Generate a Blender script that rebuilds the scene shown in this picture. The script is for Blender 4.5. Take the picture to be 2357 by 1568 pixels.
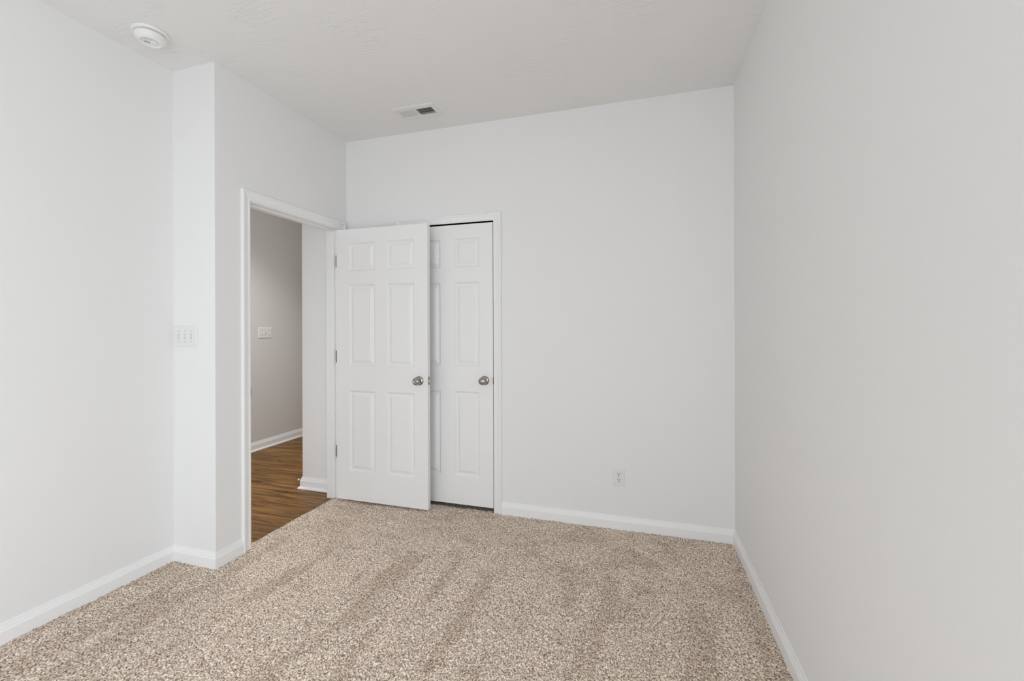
import bpy, math
import numpy as np
from mathutils import Matrix, Vector

S = bpy.context.scene
COL = S.collection
for o in list(bpy.data.objects):
    bpy.data.objects.remove(o)

# ------------------------------------------------------------------ camera
CAM = (2.22964516, -2.89725031, 1.30526403)
YAW, ROLL, F_PX, SHIFT_PX = 0.295335839, -0.00307896, 1009.03157, -33.1467
cd = bpy.data.cameras.new('camera')
cam = bpy.data.objects.new('camera', cd)
COL.objects.link(cam)
cd.sensor_fit = 'HORIZONTAL'
cd.sensor_width = 36.0
cd.lens = F_PX * 36.0 / 2357.0
cd.shift_y = SHIFT_PX / 2357.0
cd.clip_start = 0.02
fw = Vector((-math.sin(YAW), math.cos(YAW), 0))
rt = Vector((math.cos(YAW), math.sin(YAW), 0))
up = Vector((0, 0, 1))
r2 = rt * math.cos(ROLL) + up * math.sin(ROLL)
u2 = -rt * math.sin(ROLL) + up * math.cos(ROLL)
mw = Matrix((r2, u2, -fw)).transposed().to_4x4()
mw.translation = Vector(CAM)
cam.matrix_world = mw
S.camera = cam

# ------------------------------------------------------------------ world, lights, exposure
w = bpy.data.worlds.new('sky')
S.world = w
w.use_nodes = True
bg = w.node_tree.nodes['Background']
bg.inputs[0].default_value = (0.80, 0.90, 1.0, 1)
bg.inputs[1].default_value = 0.08


def area(name, loc, rot, sx, sy, power, color):
    l = bpy.data.lights.new(name, 'AREA')
    l.shape = 'RECTANGLE'
    l.size, l.size_y = sx, sy
    l.energy = power
    l.color = color
    o = bpy.data.objects.new(name, l)
    o.location = loc
    o.rotation_euler = rot
    COL.objects.link(o)
    return o


# daylight through the glazed door in the wall behind the camera
DAY = (0.885, 0.965, 1.055)
area('patio_daylight', (1.25, -5.33, 0.70), (math.radians(90), 0, 0), 2.2, 1.2, 7.0, DAY)
area('patio_skylight', (1.25, -5.33, 1.20), (math.radians(55), 0, 0), 2.2, 1.6, 31.0, DAY)
area('patio_skylight_right', (2.0, -5.33, 1.0), (math.radians(75), 0, 0), 0.9, 1.8, 17.5, DAY)
# daylight through the window in the right wall, also behind the camera
area('side_window_daylight', (3.1, -3.55, 1.1), (0, math.radians(66), 0), 1.7, 1.3, 47.0, DAY)
# the hall: daylight from its open end and an added, unseen overhead fill that brightens floor and lower wall
area('hall_daylight', (-1.0, -2.35, 1.0), (math.radians(75), 0, 0), 1.2, 1.6, 16.5, (0.95, 0.98, 1.02))
hall_fill = area('hall_fill_light', (-0.80, 0.30, 2.70), (0, 0, 0), 0.60, 0.60, 13.5, (1.0, 0.985, 0.98))
hall_fill.data.spread = math.radians(112)

S.view_settings.view_transform = 'Standard'
S.view_settings.look = 'None'
S.view_settings.gamma = 1.0
S.view_settings.use_curve_mapping = False
S.view_settings.exposure = 0.05
S.cycles.max_bounces = 9
S.cycles.diffuse_bounces = 7
S.cycles.glossy_bounces = 4


# ------------------------------------------------------------------ materials
def mat(name, color, rough=0.6, metal=0.0, spec=0.5):
    m = bpy.data.materials.new(name)
    m.use_nodes = True
    b = m.node_tree.nodes['Principled BSDF']
    b.inputs['Base Color'].default_value = (*color, 1)
    b.inputs['Roughness'].default_value = rough
    b.inputs['Metallic'].default_value = metal
    b.inputs['Specular IOR Level'].default_value = spec
    return m


class NT:
    def __init__(s, m):
        s.t = m.node_tree
        s.b = s.t.nodes['Principled BSDF']
        s.co = s.t.nodes.new('ShaderNodeTexCoord').outputs['Object']

    def n(s, typ, **kw):
        x = s.t.nodes.new(typ)
        for k, v in kw.items():
            if k in x.inputs:
                x.inputs[k].default_value = v
            else:
                setattr(x, k, v)
        return x

    def l(s, a, b):
        s.t.links.new(a, b)

    def mapping(s, scale, loc=(0, 0, 0), rot=(0, 0, 0)):
        x = s.n('ShaderNodeMapping')
        x.inputs['Scale'].default_value = scale
        x.inputs['Location'].default_value = loc
        x.inputs['Rotation'].default_value = rot
        s.l(s.co, x.inputs['Vector'])
        return x.outputs['Vector']

    def noise(s, vec, scale, detail=2.0, rough=0.5, dist=0.0):
        x = s.n('ShaderNodeTexNoise')
        x.inputs['Scale'].default_value = scale
        x.inputs['Detail'].default_value = detail
        x.inputs['Roughness'].default_value = rough
        x.inputs['Distortion'].default_value = dist
        s.l(vec, x.inputs['Vector'])
        return x.outputs['Fac']

    def ramp(s, fac, stops):
        x = s.n('ShaderNodeValToRGB')
        e = x.color_ramp.elements
        while len(e) < len(stops):
            e.new(0.5)
        for q, (p, c) in zip(e, stops):
            q.position = p
            q.color = (*c, 1) if len(c) == 3 else c
        s.l(fac, x.inputs['Fac'])
        return x.outputs['Color']

    def mix(s, fac, a, b, mode='MIX'):
        x = s.n('ShaderNodeMix', data_type='RGBA', blend_type=mode)
        for val, sock in ((fac, x.inputs[0]), (a, x.inputs[6]), (b, x.inputs[7])):
            if hasattr(val, 'is_linked'):
                s.l(val, sock)
            elif isinstance(val, (int, float)):
                sock.default_value = val
            else:
                sock.default_value = (*val, 1)
        return x.outputs[2]

    def math(s, op, a, b=None):
        x = s.n('ShaderNodeMath', operation=op)
        for i, v in enumerate((a, b)):
            if v is None:
                continue
            if hasattr(v, 'is_linked'):
                s.l(v, x.inputs[i])
            else:
                x.inputs[i].default_value = v
        return x.outputs[0]

    def bump(s, h, strength, dist):
        x = s.n('ShaderNodeBump')
        x.inputs['Strength'].default_value = strength
        x.inputs['Distance'].default_value = dist
        s.l(h, x.inputs['Height'])
        s.l(x.outputs['Normal'], s.b.inputs['Normal'])


WALL_C = (0.835, 0.832, 0.824)
M_wall = mat('wall_paint', WALL_C, 0.75, spec=0.25)
t = NT(M_wall)
t.bump(t.noise(t.co, 260.0, 3.0, 0.6), 0.06, 0.001)
M_hall = mat('hall_wall_dimmed', (0.715, 0.698, 0.675), 0.75, spec=0.25)  # same white paint as the room, darkened to stand in for hall dimness
t = NT(M_hall)
t.bump(t.noise(t.co, 260.0, 3.0, 0.6), 0.06, 0.001)

# brushed stomp texture: short curved ridges scattered over the ceiling paint
M_ceil = mat('ceiling_paint', (0.835, 0.832, 0.822), 0.85, spec=0.2)
t = NT(M_ceil)
hts = []
for k, (rz, off) in enumerate(((0.4, 0.0), (1.3, 3.1), (2.2, 7.7), (2.9, 5.2))):
    v = t.mapping((7.0, 34.0, 1.0), (off, off * 1.7, 0), (0, 0, rz))
    a = t.noise(v, 1.0, 1.0, 0.5, 1.2)
    hts.append(t.ramp(a, [(0.0, (0, 0, 0)), (0.60, (0, 0, 0)), (0.66, (1, 1, 1)), (0.72, (0, 0, 0)), (1.0, (0, 0, 0))]))
h = hts[0]
for q in hts[1:]:
    h = t.mix(1.0, h, q, 'LIGHTEN')
mask = t.ramp(t.noise(t.co, 3.2, 2.0), [(0.45, (0, 0, 0)), (0.63, (1, 1, 1))])
h = t.mix(1.0, h, mask, 'MULTIPLY')
t.bump(h, 0.42, 0.0025)

M_trim = mat('white_trim_paint', (0.885, 0.885, 0.88), 0.38, spec=0.4)
M_door = mat('white_door_paint', (0.875, 0.873, 0.865), 0.42, spec=0.4)
t = NT(M_door)
t.bump(t.noise(t.mapping((160, 160, 7)), 1.0, 2.0), 0.03, 0.001)
M_plate = mat('white_plastic', (0.80, 0.80, 0.79), 0.35, spec=0.45)
M_plate_gap = mat('grey_plastic_recess', (0.42, 0.42, 0.41), 0.5)
M_det = mat('detector_plastic', (0.86, 0.86, 0.845), 0.4)
M_ink = mat('grey_ink', (0.42, 0.42, 0.40), 0.7)
M_black = mat('black_void', (0.012, 0.012, 0.012), 0.9, spec=0.1)
M_slot = mat('dark_slot', (0.04, 0.04, 0.04), 0.7)
M_vent = mat('vent_enamel', (0.78, 0.775, 0.76), 0.4)
M_damp = mat('grey_galvanised', (0.36, 0.37, 0.36), 0.45, 0.5)
M_nick = mat('satin_nickel', (0.40, 0.385, 0.36), 0.17, 1.0)
t = NT(M_nick)
t.bump(t.noise(t.mapping((900, 900, 60)), 1.0, 1.0), 0.04, 0.0005)
M_hinge = mat('dark_hinge_metal', (0.075, 0.068, 0.06), 0.5, 0.5)
M_brass = mat('brass_spring', (0.55, 0.38, 0.16), 0.35, 1.0)
M_rubber = mat('white_rubber', (0.82, 0.79, 0.72), 0.6)
M_glass = mat('window_glass', (1, 1, 1), 0.0)
M_glass.node_tree.nodes['Principled BSDF'].inputs['Transmission Weight'].default_value = 1.0

# heathered cut-pile carpet: flecks with tuft-gap shade painted in, brushed vacuum strokes running along y
M_carpet = mat('beige_carpet_pile', (0.5, 0.42, 0.35), 0.95, spec=0.1)
t = NT(M_carpet)
fleck = t.noise(t.co, 150.0, 2.0, 0.6)
yarn_gaps = t.ramp(fleck, [(0.25, (0.085, 0.057, 0.038)), (0.39, (0.255, 0.190, 0.140)), (0.50, (0.54, 0.445, 0.362)), (0.61, (0.77, 0.675, 0.585)), (0.80, (0.93, 0.865, 0.79))])  # darkest stops paint the shade in the gaps between tufts
yarn_gaps = t.mix(1.0, yarn_gaps, (1.24, 1.235, 1.225), 'MULTIPLY')
# narrow brushed tracks in the near half of the room, vague foot marks in the far half: pile-lean shading painted into the colour
sepc = t.n('ShaderNodeSeparateXYZ')
t.l(t.co, sepc.inputs[0])
wob = t.noise(t.co, 2.3, 2.0)
near = t.ramp(t.math('ADD', t.math('MULTIPLY', sepc.outputs[1], -1.0), t.math('MULTIPLY', wob, 0.5)), [(0.86, (0, 0, 0)), (1.04, (1, 1, 1))])
stroke = t.noise(t.mapping((7.5, 1.15, 1.0), (0.3, 0.2, 0), (0, 0, -0.06)), 1.0, 1.6, 0.5, 0.5)
stroke_c = t.ramp(stroke, [(0.36, (0.86, 0.838, 0.815)), (0.43, (0.91, 0.895, 0.88)), (0.46, (1.0, 1.0, 1.0)), (0.62, (1.06, 1.06, 1.065))])
foot = t.noise(t.mapping((4.0, 6.5, 1.0)), 1.0, 2.0, 0.55, 0.8)
foot_c = t.ramp(foot, [(0.34, (0.85, 0.83, 0.81)), (0.48, (1.0, 1.0, 1.0)), (0.66, (1.07, 1.07, 1.07))])
c = t.mix(1.0, yarn_gaps, t.mix(near, foot_c, stroke_c), 'MULTIPLY')
t.l(c, t.b.inputs['Base Color'])
t.b.inputs['Sheen Weight'].default_value = 0.15
t.bump(t.noise(t.co, 420.0, 2.0, 0.6), 0.5, 0.002)

# laminate planks running along x
M_wood = mat('brown_wood_planks', (0.3, 0.18, 0.08), 0.45, spec=0.3)
t = NT(M_wood)
br = t.n('ShaderNodeTexBrick')
br.offset = 0.37
br.inputs['Scale'].default_value = 1.0
br.inputs['Brick Width'].default_value = 1.22
br.inputs['Row Height'].default_value = 0.18
br.inputs['Mortar Size'].default_value = 0.0012
br.inputs['Mortar Smooth'].default_value = 0.1
br.inputs['Color1'].default_value = (0.0, 0.0, 0.0, 1)
br.inputs['Color2'].default_value = (1.0, 1.0, 1.0, 1)
br.inputs['Mortar'].default_value = (0.5, 0.5, 0.5, 1)
t.l(t.co, br.inputs['Vector'])
# shift the grain of every plank so neighbours differ
sep = t.n('ShaderNodeSeparateXYZ')
t.l(t.co, sep.inputs[0])
comb = t.n('ShaderNodeCombineXYZ')
t.l(t.math('ADD', t.math('MULTIPLY', sep.outputs[0], 2.6), t.math('MULTIPLY', br.outputs['Color'], 37.0)), comb.inputs[0])
t.l(t.math('ADD', t.math('MULTIPLY', sep.outputs[1], 30.0), t.math('MULTIPLY', br.outputs['Color'], 11.0)), comb.inputs[1])
g1 = t.noise(comb.outputs[0], 1.0, 5.0, 0.62, 0.6)
wood = t.ramp(g1, [(0.26, (0.040, 0.013, 0.002)), (0.40, (0.115, 0.048, 0.008)), (0.52, (0.205, 0.098, 0.022)), (0.66, (0.31, 0.165, 0.048)), (0.82, (0.44, 0.262, 0.100))])
tone = t.ramp(br.outputs['Color'], [(0.0, (0.82, 0.81, 0.80)), (1.0, (1.14, 1.14, 1.14))])
wood = t.mix(1.0, wood, tone, 'MULTIPLY')
wood = t.mix(br.outputs['Fac'], wood, (0.06, 0.032, 0.014))
t.l(wood, t.b.inputs['Base Color'])


# ------------------------------------------------------------------ mesh helpers
class MB:
    """collects vertices and faces of ONE part"""

    def __init__(s):
        s.v, s.f, s.mi, s.mats, s.sm = [], [], [], [], []

    def _m(s, m):
        if m not in s.mats:
            s.mats.append(m)
        return s.mats.index(m)

    def add(s, verts, faces, m, smooth=False):
        k = len(s.v)
        i = s._m(m)
        s.v += [tuple(x) for x in verts]
        for f in faces:
            s.f.append([k + j for j in f])
            s.mi.append(i)
            s.sm.append(smooth)

    def box(s, x0, x1, y0, y1, z0, z1, m):
        v = [(x, y, z) for z in (z0, z1) for y in (y0, y1) for x in (x0, x1)]
        s.add(v, [(0, 2, 3, 1), (4, 5, 7, 6), (0, 1, 5, 4), (2, 6, 7, 3), (0, 4, 6, 2), (1, 3, 7, 5)], m)

    def prism(s, pts, z0, z1, m):
        """vertical prism over a plan polygon"""
        n = len(pts)
        v = [(x, y, z0) for x, y in pts] + [(x, y, z1) for x, y in pts]
        f = [tuple(range(n))[::-1], tuple(range(n, 2 * n))]
        f += [(i, (i + 1) % n, n + (i + 1) % n, n + i) for i in range(n)]
        s.add(v, f, m)

    def strip(s, rings, m, closed=True, cap=True, smooth=False):
        """rings: list of equal-length point lists, swept into a skin"""
        n = len(rings[0])
        v = [p for r in rings for p in r]
        f = []
        for i in range(len(rings) - 1):
            for j in range(n if closed else n - 1):
                a, b = i * n + j, i * n + (j + 1) % n
                f.append((a, b, b + n, a + n))
        if cap:
            f.append(tuple(range(n))[::-1])
            f.append(tuple(range((len(rings) - 1) * n, len(rings) * n)))
        s.add(v, f, m, smooth)

    def lathe(s, prof, origin, axis, m, seg=32, smooth=True):
        """prof: (radius, distance along axis)"""
        a = Vector(axis).normalized()
        h = Vector((0, 0, 1)) if abs(a.z) < 0.9 else Vector((1, 0, 0))
        e1 = a.cross(h).normalized()
        e2 = a.cross(e1)
        o = Vector(origin)
        rings = []
        for r, d in prof:
            r = max(r, 1e-5)
            rings.append([o + a * d + (e1 * math.cos(q) + e2 * math.sin(q)) * r for q in [2 * math.pi * k / seg for k in range(seg)]])
        s.strip(rings, m, True, True, smooth)

    def plate(s, to, w, h, d, bev, m, r=0.004, cseg=3):
        """bevelled rounded plate; to(u,v,n) maps plate space into the scene"""
        def outline(ins, rad):
            pts = []
            for cx, cy, a0 in ((w / 2 - ins - rad, h / 2 - ins - rad, 0), (-(w / 2 - ins - rad), h / 2 - ins - rad, 90), (-(w / 2 - ins - rad), -(h / 2 - ins - rad), 180), (w / 2 - ins - rad, -(h / 2 - ins - rad), 270)):
                for k in range(cseg + 1):
                    a = math.radians(a0 + 90 * k / cseg)
                    pts.append((cx + rad * math.cos(a), cy + rad * math.sin(a)))
            return pts
        rings = []
        for ins, dep in ((0, 0), (0, d * 0.45), (bev * 0.35, d * 0.8), (bev, d)):
            rings.append([to(u, v, dep) for u, v in outline(ins, r)])
        s.strip(rings, m)

    def build(s, name, parent=None, bevel=0.0, origin=None):
        me = bpy.data.meshes.new(name)
        o3 = Vector(origin) if origin is not None else None
        vs = s.v if o3 is None else [tuple(Vector(p) - o3) for p in s.v]
        me.from_pydata(vs, [], s.f)
        for m in s.mats:
            me.materials.append(m)
        me.polygons.foreach_set('material_index', s.mi)
        me.polygons.foreach_set('use_smooth', s.sm)
        me.update()
        import bmesh
        bm = bmesh.new()
        bm.from_mesh(me)
        bmesh.ops.recalc_face_normals(bm, faces=bm.faces)
        bm.to_mesh(me)
        bm.free()
        o = bpy.data.objects.new(name, me)
        COL.objects.link(o)
        if o3 is not None:
            o.location = o3
        if parent is not None:
            o.parent = parent
            o.matrix_parent_inverse = Matrix.Translation(-Vector(root_loc(parent)))
        if bevel:
            b = o.modifiers.new('bevel', 'BEVEL')
            b.width = bevel
            b.segments = 2
            b.limit_method = 'ANGLE'
            b.angle_limit = math.radians(40)
        return o


def root_loc(o):
    p = Vector((0, 0, 0))
    while o is not None:
        p = p + o.location + o.matrix_parent_inverse.translation
        o = o.parent
    return p


def empty(name, loc):
    o = bpy.data.objects.new(name, None)
    o.empty_display_size = 0.05
    o.location = loc
    COL.objects.link(o)
    return o


def tag(o, label, cat, group=None, kind=None):
    o['label'] = label
    o['category'] = cat
    if group:
        o['group'] = group
    if kind:
        o['kind'] = kind
    return o


def struct(o, label, cat):
    return tag(o, label, cat, kind='structure')


# ------------------------------------------------------------------ plan of the room
H = 2.743
R = 2.740            # right wall at the back corner
TR = -0.018          # the right wall opens slightly towards the viewer
L = -0.309           # left wall
TL = 0.015
Y1 = -1.093          # face of the short return wall
YF = -5.20           # wall behind the camera
JL, JR = -0.872, -0.085     # doorway between jamb faces
DH = 2.043           # doorway height
CX0, CX1 = 0.506, 1.212     # closet opening
CH = 2.040
VX0, VX1, VY0, VY1 = 0.651, 0.896, -0.316, -0.230   # vent hole in the ceiling
HX = -1.745          # far wall of the hall
HZ = -0.012          # hall floor level


def xr(y):
    return R + TR * y


def xl(y):
    return L + TL * (y - Y1)


# ---- floor: carpet, tufted where it is seen
def carpet():
    xs0, xs1, ys0, ys1, st = -0.52, 2.86, -2.02, 0.30, 0.0036
    nx, ny = int((xs1 - xs0) / st), int((ys1 - ys0) / st)
    rng = np.random.default_rng(7)

    def blur(a, k):
        g = np.exp(-0.5 * (np.arange(-4, 5) / k) ** 2)
        g /= g.sum()
        a = np.apply_along_axis(lambda q: np.convolve(q, g, 'same'), 0, a)
        return np.apply_along_axis(lambda q: np.convolve(q, g, 'same'), 1, a)

    hgt = blur(rng.standard_normal((ny, nx)), 0.75)
    hgt = hgt / hgt.std()
    big = blur(rng.standard_normal((ny, nx)), 2.0)
    hgt = hgt + 0.5 * big / big.std()
    z = np.clip(hgt, -2.2, 2.0) * 0.0021 - 0.001
    X = np.linspace(xs0, xs1, nx)[None, :].repeat(ny, 0) + rng.uniform(-1, 1, (ny, nx)) * st * 0.25
    Y = np.linspace(ys0, ys1, ny)[:, None].repeat(nx, 1) + rng.uniform(-1, 1, (ny, nx)) * st * 0.25
    inside = ((Y < Y1 - 0.004) & (X > L + TL * (Y - Y1) + 0.004)) | (X > 0.004)
    inside |= (X > -0.048) & (Y > JL + 0.002) & (Y < JR - 0.002)
    inside &= (X < R + TR * Y - 0.004)
    inside &= (Y < -0.004) | ((X > CX0 + 0.004) & (X < CX1 - 0.004) & (Y < 0.014))
    # lighter tufts fold over the cut edge in the doorway
    ok = inside[:-1, :-1] & inside[1:, :-1] & inside[:-1, 1:] & inside[1:, 1:]
    idx = np.arange(nx * ny).reshape(ny, nx)
    q = np.stack([idx[:-1, :-1], idx[:-1, 1:], idx[1:, 1:], idx[1:, :-1]], -1)[ok]
    used = np.zeros(nx * ny, bool)
    used[q.ravel()] = True
    remap = np.cumsum(used) - 1
    V = np.stack([X, Y, z], -1).reshape(-1, 3)[used]
    q = remap[q]
    nv, nf = len(V), len(q)
    # flat remainder behind the camera
    ye = ys0 + 0.004
    ext = np.array([(xl(YF), YF, 0), (xr(YF), YF, 0), (xr(ye), ye, 0), (xl(ye), ye, 0)])
    V = np.concatenate([V, ext])
    q = np.concatenate([q, [[nv, nv + 1, nv + 2, nv + 3]]])
    me = bpy.data.meshes.new('floor')
    me.vertices.add(len(V))
    me.vertices.foreach_set('co', V.ravel().astype(np.float32))
    me.loops.add(len(q) * 4)
    me.loops.foreach_set('vertex_index', q.ravel().astype(np.int32))
    me.polygons.add(len(q))
    me.polygons.foreach_set('loop_start', np.arange(0, len(q) * 4, 4, dtype=np.int32))
    me.polygons.foreach_set('loop_total', np.full(len(q), 4, np.int32))
    me.materials.append(M_carpet)
    me.update(calc_edges=True)
    me.validate()
    o = bpy.data.objects.new('floor', me)
    COL.objects.link(o)
    return o


struct(carpet(), 'beige flecked cut pile carpet covering the bedroom floor', 'floor')

b = MB()
b.box(-0.0485, -0.046, JL, JR, HZ, -0.002, M_carpet)
b.add([(HX - 0.1, -2.5, HZ), (-0.046, -2.5, HZ), (-0.046, 2.6, HZ), (HX - 0.1, 2.6, HZ)], [(0, 1, 2, 3)], M_wood)
struct(b.build('floor_hall'), 'brown wood plank floor of the hall beyond the doorway', 'floor')

# ---- ceiling with the hole of the air vent
b = MB()
xa, xb, ya, yb = -2.0, 3.1, -5.5, 2.7
for x0, x1, y0, y1 in ((xa, VX0, ya, yb), (VX1, xb, ya, yb), (VX0, VX1, ya, VY0), (VX0, VX1, VY1, yb)):
    b.add([(x0, y0, H), (x0, y1, H), (x1, y1, H), (x1, y0, H)], [(0, 1, 2, 3)], M_ceil)
struct(b.build('ceiling'), 'flat white ceiling with faint brushed plaster texture', 'ceiling')

# ---- walls
T = 0.115
b = MB()     # back wall with the closet opening
b.box(-T, CX0, 0, T, -0.05, H, M_wall)
b.box(CX1, R + 0.2, 0, T, -0.05, H, M_wall)
b.box(CX0, CX1, 0, T, CH, H, M_wall)
struct(b.build('wall_back'), 'off-white back wall behind the doors with an outlet near the floor', 'wall')

b = MB()
for ya_, yb_, z0_, z1_ in ((0.1, -2.95, -0.05, H), (-2.95, -4.15, -0.05, 0.1), (-2.95, -4.15, 1.75, H), (-4.15, YF - 0.1, -0.05, H)):
    b.prism([(xr(ya_), ya_), (xr(yb_), yb_), (xr(yb_) + 0.15, yb_), (xr(ya_) + 0.15, ya_)], z0_, z1_, M_wall)
struct(b.build('wall_right'), 'long bare off-white wall on the right', 'wall')

b = MB()
b.prism([(xl(Y1 + T), Y1 + T), (xl(Y1 + T) - T, Y1 + T), (xl(YF - 0.1) - T, YF - 0.1), (xl(YF - 0.1), YF - 0.1)], -0.05, H, M_wall)
struct(b.build('wall_left'), 'bare off-white wall at the left edge of the view', 'wall')

b = MB()     # doorway wall: short return towards the viewer, pier, header, stub at the corner
b.prism([(L - 0.05, Y1), (0, Y1), (0, JL - 0.015), (-T, JL - 0.015), (-T, Y1 + T), (L - 0.05, Y1 + T)], -0.05, H, M_wall)
b.box(-T, 0, JL - 0.015, JR + 0.015, DH + 0.015, H, M_wall)
b.box(-T, 0, JR + 0.015, 0.0, -0.05, H, M_wall)
struct(b.build('wall_doorway'), 'off-white jutting wall holding the hall doorway and a triple light switch', 'wall')

WX0, WX1, WZ0, WZ1 = 0.0, 2.5, 0.03, 2.4
b = MB()     # wall behind the camera with its window opening
b.box(-0.5, WX0, YF - T, YF, -0.05, H, M_wall)
b.box(WX1, 3.0, YF - T, YF, -0.05, H, M_wall)
b.box(WX0, WX1, YF - T, YF, -0.05, WZ0, M_wall)
b.box(WX0, WX1, YF - T, YF, WZ1, H, M_wall)
struct(b.build('wall_front'), 'off-white wall behind the viewer with a wide window', 'wall')

b = MB()     # hall
b.box(HX - 0.12, HX, -2.5, 2.7, HZ - 0.05, H, M_hall)
struct(b.build('wall_hall'), 'shadowed hall wall seen through the doorway, its white paint darkened for the dimness', 'wall')
b = MB()
b.prism([(-0.452, 0.03), (-T, 0.03), (-T, 2.6), (-0.452, 2.6)], HZ - 0.02, H, M_wall)
b.box(HX - 0.1, -0.45, 2.58, 2.7, HZ, H, M_hall)
struct(b.build('wall_hall_end'), 'white hall wall end just inside the doorway beside the open door', 'wall')
b = MB()     # closet interior
b.box(CX0 - 0.3, CX1 + 0.5, 0.75, 0.85, -0.05, H, M_wall)
b.box(CX0 - 0.4, CX0 - 0.3, T, 0.85, -0.05, H, M_wall)
b.box(CX1 + 0.5, CX1 + 0.6, T, 0.85, -0.05, H, M_wall)
b.box(CX0, CX1, 0.012, T, -0.06, -0.016, M_carpet)
b.box(CX0 - 0.3, CX1 + 0.5, T, 0.75, -0.06, -0.016, M_carpet)
struct(b.build('wall_closet'), 'dark closet interior behind the closed door', 'wall')

# ---- window behind the camera
wr = empty('window_1', (1.25, YF, 0.03))
struct(wr, 'white framed glass patio door opening in the wall behind the viewer', 'window')
b = MB()
fr = 0.05
b.box(WX0, WX0 + fr, YF - 0.09, YF - 0.03, WZ0, WZ1, M_trim)
b.box(WX1 - fr, WX1, YF - 0.09, YF - 0.03, WZ0, WZ1, M_trim)
b.box(WX0 + fr, WX1 - fr, YF - 0.09, YF - 0.03, WZ0, WZ0 + fr, M_trim)
b.box(WX0 + fr, WX1 - fr, YF - 0.09, YF - 0.03, WZ1 - fr, WZ1, M_trim)
b.build('window_frame', wr)
b = MB()
b.box((WX0 + WX1) / 2 - 0.03, (WX0 + WX1) / 2 + 0.03, YF - 0.09, YF - 0.04, WZ0 + fr, WZ1 - fr, M_trim)
b.build('meeting_stile', wr)
wr = empty('window_2', (2.81, -3.55, 0.1))
struct(wr, 'white framed window in the right wall behind the viewer', 'window')
b = MB()
b.box(2.84, 2.90, -4.15, -4.10, 0.1, 1.75, M_trim)
b.box(2.84, 2.90, -3.0, -2.95, 0.1, 1.75, M_trim)
b.box(2.84, 2.90, -4.10, -3.0, 0.1, 0.15, M_trim)
b.box(2.84, 2.90, -4.10, -3.0, 1.70, 1.75, M_trim)
b.build('window_frame', wr)

# ------------------------------------------------------------------ trim
CAS = [(0, 0), (0, .0075), (.004, .0095), (.011, .0095), (.0135, .0075), (.024, .0085), (.034, .0115), (.040, .0135), (.043, .0165), (.052, .0175), (.056, .015), (.0575, .011), (.0575, 0)]


def casing(root, to, a0, a1, top, zb):
    """three mitred pieces; to(a, z, t) maps along-wall, height, projection"""
    P = [[(a0 - w_, zb, t_) for w_, t_ in CAS], [(a0 - w_, top + w_, t_) for w_, t_ in CAS],
         [(a1 + w_, top + w_, t_) for w_, t_ in CAS], [(a1 + w_, zb, t_) for w_, t_ in CAS]]
    for nm, i in (('side_casing', 0), ('head_casing', 1), ('side_casing', 2)):
        b = MB()
        b.strip([[to(*p) for p in P[i]], [to(*p) for p in P[i + 1]]], M_trim)
        b.build(nm, root)


# doorway to the hall
tr = empty('trim_1', (0, (JL + JR) / 2, 0))
struct(tr, 'white moulded casing and jamb framing the open hall doorway', 'door frame')
casing(tr, lambda a, z, t_: (t_, a, z), JL - 0.005, JR + 0.005, DH + 0.005, 0.0)
b = MB()
jx0, jx1 = -0.118, 0.0
b.box(jx0, jx1, JL - 0.015, JL, HZ, DH + 0.015, M_trim)
b.box(jx0, jx1, JL, JR, DH, DH + 0.015, M_trim)
b.box(jx0, jx1, JR, JR + 0.015, HZ, DH + 0.015, M_trim)
jb = b.build('jamb', tr)
b = MB()
sx0, sx1, sd = -0.071, -0.037, 0.011
b.box(sx0, sx1, JL, JL + sd, 0.0, DH, M_trim)
b.box(sx0, sx1, JR - sd, JR, 0.0, DH, M_trim)
b.box(sx0, sx1, JL + sd, JR - sd, DH - sd, DH, M_trim)
b.build('door_stop_moulding', jb, bevel=0.002)
b = MB()
b.box(-0.034, 0.001, JL, JL + 0.0015, 0.888, 0.946, M_nick)
for q in range(4):
    a0, a1 = q * 0.45, (q + 1) * 0.45
    b.box(0.001 + 0.002 * q, 0.003 + 0.002 * q, JL - 0.0012 * q * q * .4, JL + 0.002 - 0.0012 * q * q * .4, 0.896, 0.938, M_nick)
b.box(-0.01, 0.0006, JL + 0.0008, JL + 0.003, 0.889, 0.897, M_slot)
b.box(-0.01, 0.0006, JL + 0.0008, JL + 0.003, 0.937, 0.945, M_slot)
o = b.build('strike_plate', jb)
o['label'] = 'nickel strike plate'

# closet
tr = empty('trim_2', ((CX0 + CX1) / 2, 0, 0))
struct(tr, 'white moulded casing and jamb framing the closed closet door', 'door frame')
casing(tr, lambda a, z, t_: (a, -t_, z), CX0 - 0.003, CX1 + 0.003, CH + 0.005, 0.0)
b = MB()
b.box(CX0 - 0.012, CX0, 0, T, 0, CH + 0.012, M_trim)
b.box(CX1, CX1 + 0.012, 0, T, 0, CH + 0.012, M_trim)
b.box(CX0, CX1, 0, T, CH, CH + 0.012, M_trim)
jb = b.build('jamb', tr)
b = MB()
b.box(CX0, CX0 + 0.011, 0.041, 0.075, 0, CH, M_trim)
b.box(CX1 - 0.011, CX1, 0.041, 0.075, 0, CH, M_trim)
b.box(CX0 + 0.011, CX1 - 0.011, 0.041, 0.075, CH - 0.011, CH, M_trim)
b.build('door_stop_moulding', jb)
b = MB()
b.box(CX1 - 0.0015, CX1 + 0.0015, -0.0095, 0.032, 0.899, 0.949, M_hinge)
o = b.build('strike_plate', jb)
o['label'] = 'dark metal strike plate lip'

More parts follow.
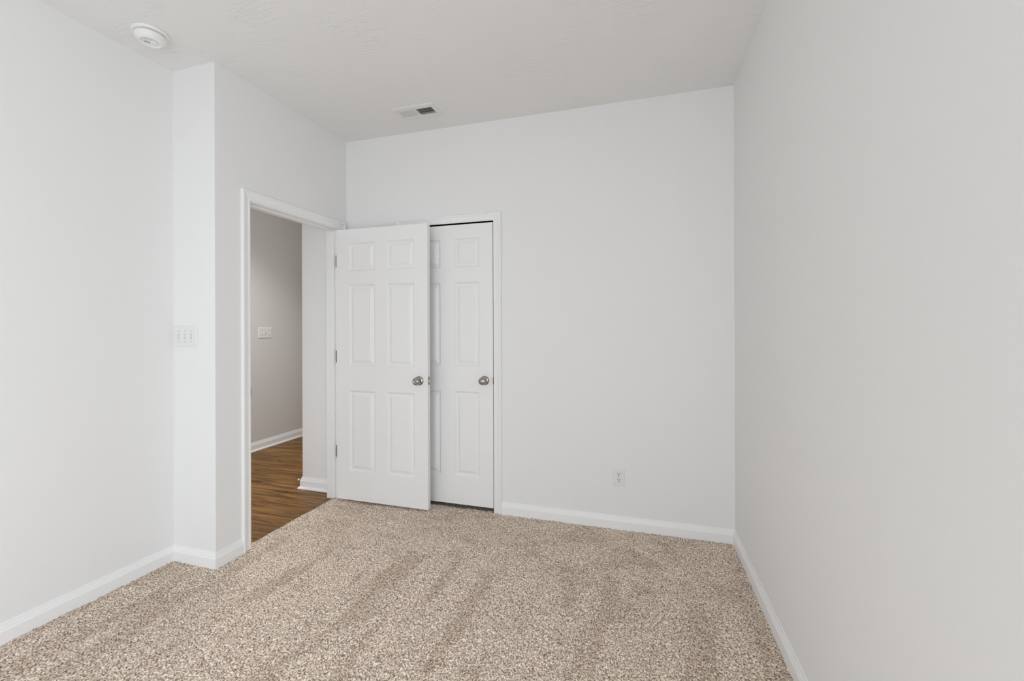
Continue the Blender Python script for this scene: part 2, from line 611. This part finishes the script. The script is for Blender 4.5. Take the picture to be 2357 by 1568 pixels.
# baseboards
BASE = [(.0, .0), (.0, .0140), (.056, .0140), (.0595, .0125), (.063, .0105), (.068, .0095), (.0715, .0085), (.075, .006), (.081, .0048), (.086, .004), (.088, .0025), (.088, .0)]
HBASE = [(.0, .0), (.0, .0290), (.008, .0275), (.014, .023), (.018, .0150), (.062, .0140), (.066, .0125), (.070, .0105), (.075, .0095), (.079, .008), (.084, .0055), (.092, .004), (.094, .0)]


def chain(pts, names, prof=BASE, z0=-0.004, labels=None, m=None):
    """baseboards along a plan polyline, room on the right-hand side of travel, mitred at the corners"""
    P = [Vector(p) for p in pts]
    seg = [(P[i + 1] - P[i]).normalized() for i in range(len(P) - 1)]
    nor = [Vector((d.y, -d.x)) for d in seg]

    def off(i, t_):
        if i == 0:
            return P[0] + nor[0] * t_
        if i == len(P) - 1:
            return P[-1] + nor[-1] * t_
        n = nor[i - 1] + nor[i]
        return P[i] + n * (t_ / (1 + nor[i - 1].dot(nor[i])))
    for i, nm in enumerate(names):
        b = MB()
        rings = []
        for k in (i, i + 1):
            rings.append([(off(k, t_).x, off(k, t_).y, z0 + h_) for h_, t_ in prof])
        b.strip(rings, m or M_trim)
        o = b.build(nm)
        struct(o, labels[i], 'baseboard')


chain([(xl(YF), YF), (L, Y1), (0, Y1), (0, JL - 0.005 - .0575)], ['baseboard_left', 'baseboard_return', 'baseboard_doorway'],
      labels=['white baseboard along the left wall meeting the carpet', 'short white baseboard under the triple light switch', 'very short white baseboard between the jutting corner and the doorway casing'])
chain([(CX1 + 0.003 + .0575, 0), (R, 0), (xr(YF), YF)], ['baseboard_back', 'baseboard_right'],
      labels=['white baseboard below the wall outlet, right of the closet door', 'white baseboard running along the right wall'])
chain([(0.0, 0), (CX0 - 0.003 - .0575, 0)], ['baseboard_behind_door'], labels=['white baseboard hidden behind the open door'])
chain([(HX, -2.4), (HX, 2.58)], ['baseboard_hall'], HBASE, HZ, labels=['white baseboard with shoe moulding along the shadowed hall wall'])
chain([(-0.452, 2.5), (-0.452, 0.03), (-T - 0.016, 0.03)], ['baseboard_hall_side', 'baseboard_hall_end'], HBASE, HZ,
      labels=['white hall baseboard running away behind the corner', 'short white hall baseboard just inside the doorway'])
tr = empty('trim_3', (-T, JR, 0))
struct(tr, 'white door casing on the hall side of the doorway', 'door frame')
casing(tr, lambda a, z, t_: (-T - t_, a, z), JL - 0.005, JR + 0.005, DH + 0.005, HZ)


# ------------------------------------------------------------------ six-panel doors
def door_slab(b, x0, x1, z0, z1, yfront, th, panels, m):
    """moulded slab, faces at yfront and yfront+th, panels pressed in both faces"""
    xs = sorted({x0, x1} | {p for q in panels for p in q[:2]})
    zs = sorted({z0, z1} | {p for q in panels for p in q[2:]})
    prof = [(0.0, 0.0), (0.0022, 0.0030), (0.0070, 0.0070), (0.0105, 0.0105), (0.0125, 0.0128), (0.0165, 0.0130), (0.0400, 0.0022), (0.0408, 0.0009)]
    for y, sg in ((yfront, 1), (yfront + th, -1)):
        for i in range(len(xs) - 1):
            for j in range(len(zs) - 1):
                cx_, cz_ = (xs[i] + xs[i + 1]) / 2, (zs[j] + zs[j + 1]) / 2
                if any(p[0] < cx_ < p[1] and p[2] < cz_ < p[3] for p in panels):
                    continue
                b.add([(xs[i], y, zs[j]), (xs[i + 1], y, zs[j]), (xs[i + 1], y, zs[j + 1]), (xs[i], y, zs[j + 1])], [(0, 1, 2, 3)], m)
        for a0, a1, c0, c1 in panels:
            rings = [[(a0 + i_, y + sg * d_, c0 + i_), (a1 - i_, y + sg * d_, c0 + i_), (a1 - i_, y + sg * d_, c1 - i_), (a0 + i_, y + sg * d_, c1 - i_)] for i_, d_ in prof]
            for k in range(len(rings) - 1):
                b.strip([rings[k], rings[k + 1]], m, True, False)
            b.add(rings[-1], [(0, 1, 2, 3)], m)
    ya, yb = yfront, yfront + th
    b.add([(x0, ya, z0), (x1, ya, z0), (x1, yb, z0), (x0, yb, z0)], [(0, 1, 2, 3)], m)
    b.add([(x0, ya, z1), (x1, ya, z1), (x1, yb, z1), (x0, yb, z1)], [(0, 1, 2, 3)], m)
    b.add([(x0, ya, z0), (x0, yb, z0), (x0, yb, z1), (x0, ya, z1)], [(0, 1, 2, 3)], m)
    b.add([(x1, ya, z0), (x1, yb, z0), (x1, yb, z1), (x1, ya, z1)], [(0, 1, 2, 3)], m)


def knob(parent, x, y, z, button, ny=-1):
    b = MB()
    b.lathe([(0.0, 0.0), (0.0325, 0.0), (0.0330, 0.0015), (0.0325, 0.0035), (0.030, 0.006), (0.026, 0.0085), (0.020, 0.0105), (0.0145, 0.012), (0.0, 0.012)], (x, y, z), (0, ny, 0), M_nick, 40)
    rose = b.build('knob_rosette', parent)
    b = MB()
    prof = [(0.0, 0.010), (0.012, 0.010), (0.0115, 0.018), (0.0115, 0.024), (0.014, 0.028), (0.020, 0.0315), (0.0250, 0.036), (0.0275, 0.0415), (0.0275, 0.047), (0.0255, 0.053), (0.0215, 0.058), (0.016, 0.061)]
    prof += [(0.012, 0.0615), (0.0095, 0.0600), (0.0085, 0.0598), (0.0, 0.0598)] if button else [(0.010, 0.0630), (0.0, 0.0640)]
    b.lathe(prof, (x, y, z), (0, ny, 0), M_nick, 40)
    k = b.build('doorknob', parent)
    if button:
        b = MB()
        b.lathe([(0.0, 0.0590), (0.0055, 0.0590), (0.0055, 0.0625), (0.004, 0.0635), (0.0, 0.0637)], (x, y, z), (0, ny, 0), M_nick, 20)
        b.build('lock_button', k)
    return k


ZP = [(1.715, 1.925), (1.014, 1.616), (0.231, 0.830)]
# open bedroom door, hinged in the doorway and swung against the closet
dr = empty('door_1', (0.008, JR, 0))
struct(dr, 'white six-panel door standing open in front of the closet', 'door')
b = MB()
pan = [(x_, x_ + 0.223, z0, z1) for x_ in (0.118, 0.440) for z0, z1 in ZP]
door_slab(b, 0.009, 0.768, 0.016, 2.030, -0.128, 0.035, pan, M_door)
b.build('door_leaf', dr)
knob(dr, 0.702, -0.128, 0.921, True)
knob(dr, 0.702, -0.093, 0.921, False, 1)
b = MB()
b.box(0.7675, 0.7695, -0.1225, -0.0985, 0.893, 0.950, M_nick)
b.lathe([(0.0, 0.0), (0.0032, 0.0), (0.0034, 0.0008), (0.002, 0.0016), (0.0, 0.0016)], (0.7695, -0.1105, 0.943), (1, 0, 0), M_hinge, 12)
b.lathe([(0.0, 0.0), (0.0032, 0.0), (0.0034, 0.0008), (0.002, 0.0016), (0.0, 0.0016)], (0.7695, -0.1105, 0.900), (1, 0, 0), M_hinge, 12)
lp = b.build('latch_plate', dr)
b = MB()
b.prism([(0.7695, -0.117), (0.7785, -0.1145), (0.7795, -0.110), (0.7795, -0.106), (0.7695, -0.104)], 0.9145, 0.9285, M_nick)
b.build('latch_bolt', lp, bevel=0.001)
for zc in (1.802, 1.079, 0.357):
    b = MB()
    b.box(0.0072, 0.0092, -0.1283, -0.0935, zc - 0.0445, zc + 0.0445, M_hinge)
    b.box(-0.03, 0.001, JR - 0.0018, JR + 0.0002, zc - 0.0445, zc + 0.0445, M_hinge)
    b.lathe([(0.0, -0.049), (0.003, -0.0485), (0.0055, -0.0455), (0.0055, 0.0455), (0.003, 0.0485), (0.0, 0.049)], (0.008, JR - 0.001, zc), (0, 0, 1), M_hinge, 16)
    h_ = b.build('hinge', dr)

# closed closet door
dr = empty('door_2', ((CX0 + CX1) / 2, 0.003, 0))
struct(dr, 'closed white six-panel closet door half hidden behind the open door', 'door')
b = MB()
zp2 = [(1.727, 1.936), (1.018, 1.622), (0.232, 0.838)]
pan = [(x_, x_ + 0.192, z0, z1) for x_ in (0.611, 0.913) for z0, z1 in zp2]
door_slab(b, CX0 + 0.003, CX1 - 0.004, 0.028, CH - 0.005, 0.003, 0.035, pan, M_door)
b.build('door_leaf', dr)
knob(dr, 1.145, 0.003, 0.922, False)


# ------------------------------------------------------------------ switches and outlet
def screw(parent, to, u, v, d, slot_vert=True):
    b = MB()
    o_ = Vector(to(u, v, d))
    n_ = Vector(to(u, v, d + 1)) - o_
    b.lathe([(0.0, 0.0), (0.0034, 0.0), (0.0032, 0.0007), (0.0018, 0.0012), (0.0, 0.0013)], o_, n_, M_plate_gap, 14)
    return b.build('screw', parent)


def triple_switch(to, loc, ups):
    r = empty('light_switch', loc)
    b = MB()
    b.plate(to, 0.172, 0.116, 0.0062, 0.006, M_plate, 0.003)
    b.build('wall_plate', r)
    for du, up_ in zip((-0.046, 0.0, 0.046), ups):
        b = MB()
        w_, h_ = 0.0052, 0.0125
        b.strip([[to(du - w_, -h_, 0.0061), to(du + w_, -h_, 0.0061), to(du + w_, h_, 0.0061), to(du - w_, h_, 0.0061)],
                 [to(du - w_, -h_, 0.0066), to(du + w_, -h_, 0.0066), to(du + w_, h_, 0.0066), to(du - w_, h_, 0.0066)]], M_plate_gap)
        sg = 1 if up_ else -1
        rings = []
        for n_, vc, hh, ww in ((0.006, 0.0, 0.0100, 0.0042), (0.011, sg * 0.003, 0.0070, 0.0040), (0.017, sg * 0.0065, 0.0045, 0.0036), (0.0185, sg * 0.0072, 0.0030, 0.0028)):
            rings.append([to(du - ww, vc - hh, n_), to(du + ww, vc - hh, n_), to(du + ww, vc + hh, n_), to(du - ww, vc + hh, n_)])
        b.strip(rings, M_plate)
        b.build('toggle', r)
        screw(r, to, du, 0.0302, 0.0060)
        screw(r, to, du, -0.0302, 0.0060)
    return r


sc = (-0.2135, Y1, 1.2545)
r = triple_switch(lambda u, v, n: (sc[0] + u, sc[1] - n, sc[2] + v), sc, (True, False, False))
tag(r, 'triple toggle light switch on the bright jutting wall beside the left corner', 'light switch')
hc = (HX, 0.897, 1.240)
r = triple_switch(lambda u, v, n: (hc[0] + n, hc[1] + u, hc[2] + v), hc, (False, True, False))
tag(r, 'triple toggle light switch on the shadowed hall wall seen through the doorway', 'light switch')

oc = (2.0635, 0.0, 0.333)
ot = lambda u, v, n: (oc[0] + u, oc[1] - n, oc[2] + v)
r = empty('wall_outlet', oc)
tag(r, 'white duplex power outlet low on the back wall right of the closet', 'outlet')
b = MB()
b.plate(ot, 0.072, 0.116, 0.006, 0.006, M_plate, 0.003)
b.build('wall_plate', r)
for vz in (0.0195, -0.0195):
    b = MB()
    pts = []
    for k in range(28):
        a = 2 * math.pi * k / 28
        pts.append((0.0172 * math.cos(a), max(-0.0142, min(0.0142, 0.0172 * math.sin(a)))))
    b.strip([[ot(u, v + vz, 0.0055) for u, v in pts], [ot(u, v + vz, 0.0074) for u, v in pts], [ot(u * .96, v * .96 + vz, 0.0080) for u, v in pts]], M_plate)
    rc = b.build('receptacle', r)
    for u0, hh in ((-0.0063, 0.0042), (0.0063, 0.0036)):
        b = MB()
        b.strip([[ot(u0 - .0016, vz + .0035 - hh, n_), ot(u0 + .0016, vz + .0035 - hh, n_), ot(u0 + .0016, vz + .0035 + hh, n_), ot(u0 - .0016, vz + .0035 + hh, n_)] for n_ in (0.0070, 0.0083)], M_slot)
        b.build('slot', rc)
    b = MB()
    b.lathe([(0.0, 0.0), (0.0031, 0.0), (0.0031, 0.0008), (0.0, 0.0008)], ot(0, vz - 0.0085, 0.0076), (0, -1, 0), M_slot, 14)
    b.build('ground_hole', rc)
screw(r, ot, 0, 0, 0.0058)

# ------------------------------------------------------------------ smoke detector
sx_, sy_ = -0.076, -1.363
r = empty('smoke_detector', (sx_, sy_, H))
tag(r, 'round white smoke detector on the ceiling near the left wall', 'smoke detector')
dn = (0, 0, -1)
b = MB()
b.lathe([(0.0, 0.0), (0.074, 0.0), (0.0748, 0.004), (0.0735, 0.0085), (0.069, 0.0115), (0.061, 0.0125), (0.0, 0.0125)], (sx_, sy_, H), dn, M_det, 64)
b.build('mounting_base', r)
b = MB()
b.lathe([(0.0, 0.0125), (0.0500, 0.0125), (0.0500, 0.0170), (0.0, 0.0170)], (sx_, sy_, H), dn, M_slot, 64)
b.build('vent_gap', r)
b = MB()
b.lathe([(0.0, 0.0165), (0.0605, 0.0165), (0.0635, 0.0180), (0.0635, 0.0250), (0.0615, 0.0345), (0.056, 0.0430), (0.049, 0.0480), (0.0445, 0.0500), (0.0425, 0.0500), (0.0405, 0.0485), (0.039, 0.0470), (0.0, 0.0470)], (sx_, sy_, H), dn, M_det, 64)
body = b.build('detector_body', r)
b = MB()
b.lathe([(0.0, 0.0465), (0.0135, 0.0465), (0.0135, 0.0490), (0.012, 0.0500), (0.0, 0.0504)], (sx_ + 0.010, sy_ + 0.010, H), dn, M_det, 28)
b.build('test_button', body)
b = MB()
for q in range(4):
    ang = math.radians(57)
    ca, sa = math.cos(ang), math.sin(ang)
    ln = (0.026, 0.022, 0.026, 0.018)[q]
    cx_, cy_ = sx_ - 0.014 + 0.004 * q * sa - 0.004, sy_ - 0.006 - 0.0040 * q * ca + 0.002
    pts = [(cx_ + ca * a_ - sa * c_, cy_ + sa * a_ + ca * c_) for a_, c_ in ((-ln / 2, -.0011), (ln / 2, -.0011), (ln / 2, .0011), (-ln / 2, .0011))]
    b.prism(pts, H - 0.0476, H - 0.0468, M_ink)
o = b.build('printed_notice', body)
o['label'] = 'small grey print'

# ------------------------------------------------------------------ ceiling register
vx, vy = (VX0 + VX1) / 2 + 0.003, (VY0 + VY1) / 2 + 0.001
r = empty('ceiling_vent', (vx, vy, H))
tag(r, 'rectangular white louvred air vent in the ceiling above the doors', 'air vent')
b = MB()
OX, OY = 0.150, 0.0845
ring_o = [(-OX, -OY), (OX, -OY), (OX, OY), (-OX, OY)]
ix, iy = (VX1 - VX0) / 2, (VY1 - VY0) / 2
icx, icy = (VX0 + VX1) / 2 - vx, (VY0 + VY1) / 2 - vy
ring_i = [(icx - ix, icy - iy), (icx + ix, icy - iy), (icx + ix, icy + iy), (icx - ix, icy + iy)]
rings = [[(vx + x, vy + y, H) for x, y in ring_o],
         [(vx + x * .998, vy + y * .996, H - 0.0035) for x, y in ring_o],
         [(vx + x * .93, vy + y * .89, H - 0.0085) for x, y in ring_o],
         [(vx + x * 1.03, vy + y * 1.06, H - 0.0085) for x, y in ring_i],
         [(vx + x, vy + y, H - 0.006) for x, y in ring_i],
         [(vx + x, vy + y, H + 0.012) for x, y in ring_i]]
for k in range(len(rings) - 1):
    b.strip([rings[k], rings[k + 1]], M_vent, True, False)
b.box((VX0 + VX1) / 2 - 0.0045, (VX0 + VX1) / 2 + 0.0045, VY0, VY1, H - 0.0085, H + 0.010, M_vent)
b.build('vent_frame', r)
NL = 10
half = (VX1 - VX0) / 2 - 0.0045
for side in (0, 1):
    xs0 = VX0 if side == 0 else (VX0 + VX1) / 2 + 0.0045
    for k in range(NL):
        xc = xs0 + half * (k + 0.5) / NL
        tilt = 0.0062 if side == 0 else -0.0062
        b = MB()
        zt, zb_ = H + 0.006, H - 0.007
        th = 0.0006
        # each blade leans away from the middle of the register
        b.add([(xc + tilt - th, VY0, zt), (xc + tilt + th, VY0, zt), (xc - tilt + th, VY0, zb_), (xc - tilt - th, VY0, zb_),
               (xc + tilt - th, VY1, zt), (xc + tilt + th, VY1, zt), (xc - tilt + th, VY1, zb_), (xc - tilt - th, VY1, zb_)],
              [(0, 1, 2, 3), (4, 7, 6, 5), (0, 4, 5, 1), (1, 5, 6, 2), (2, 6, 7, 3), (3, 7, 4, 0)], M_vent)
        b.build('louver', r)
b = MB()
rb = [(VX0, VY0), (VX1, VY0), (VX1, VY1), (VX0, VY1)]
b.strip([[(x, y, H + 0.012) for x, y in rb], [(x, y, H + 0.13) for x, y in rb]], M_black, True, False)
b.add([(x, y, H + 0.13) for x, y in rb], [(0, 1, 2, 3)], M_black)
b.build('duct_boot', r)
b = MB()
b.add([(VX0 + 0.002, VY1 - 0.034, H + 0.040), (VX1 - 0.002, VY1 - 0.034, H + 0.040), (VX1 - 0.002, VY1 - 0.002, H + 0.014), (VX0 + 0.002, VY1 - 0.002, H + 0.014),
       (VX0 + 0.002, VY1 - 0.034, H + 0.042), (VX1 - 0.002, VY1 - 0.034, H + 0.042), (VX1 - 0.002, VY1 - 0.002, H + 0.016), (VX0 + 0.002, VY1 - 0.002, H + 0.016)],
      [(0, 1, 2, 3), (4, 7, 6, 5), (0, 4, 5, 1), (2, 6, 7, 3), (1, 5, 6, 2), (0, 3, 7, 4)], M_damp)
b.build('damper', r)

# ------------------------------------------------------------------ spring door stop on the hall baseboard
dz, dy = 0.047, 0.044
r = empty('door_stopper', (-0.452 - 0.014, dy, dz))
tag(r, 'small white tipped door stopper poking out from the hall baseboard corner', 'door stopper')
b = MB()
b.lathe([(0.0, 0.0), (0.009, 0.0), (0.009, 0.003), (0.006, 0.006), (0.0, 0.006)], (-0.466, dy, dz), (-1, 0, 0), M_brass, 20)
for k in range(9):
    b.lathe([(0.0, 0.006 + k * .003), (0.004, 0.0063 + k * .003), (0.0046, 0.0075 + k * .003), (0.004, 0.0087 + k * .003), (0.0, 0.009 + k * .003)], (-0.466, dy, dz), (-1, 0, 0), M_brass, 14)
b.build('spring', r)
b = MB()
b.lathe([(0.0, 0.031), (0.006, 0.032), (0.0075, 0.036), (0.0075, 0.041), (0.0055, 0.045), (0.0, 0.0465)], (-0.466, dy, dz), (-1, 0, 0), M_rubber, 20)
o = b.build('rubber_tip', r)
o['label'] = 'white rubber tip'
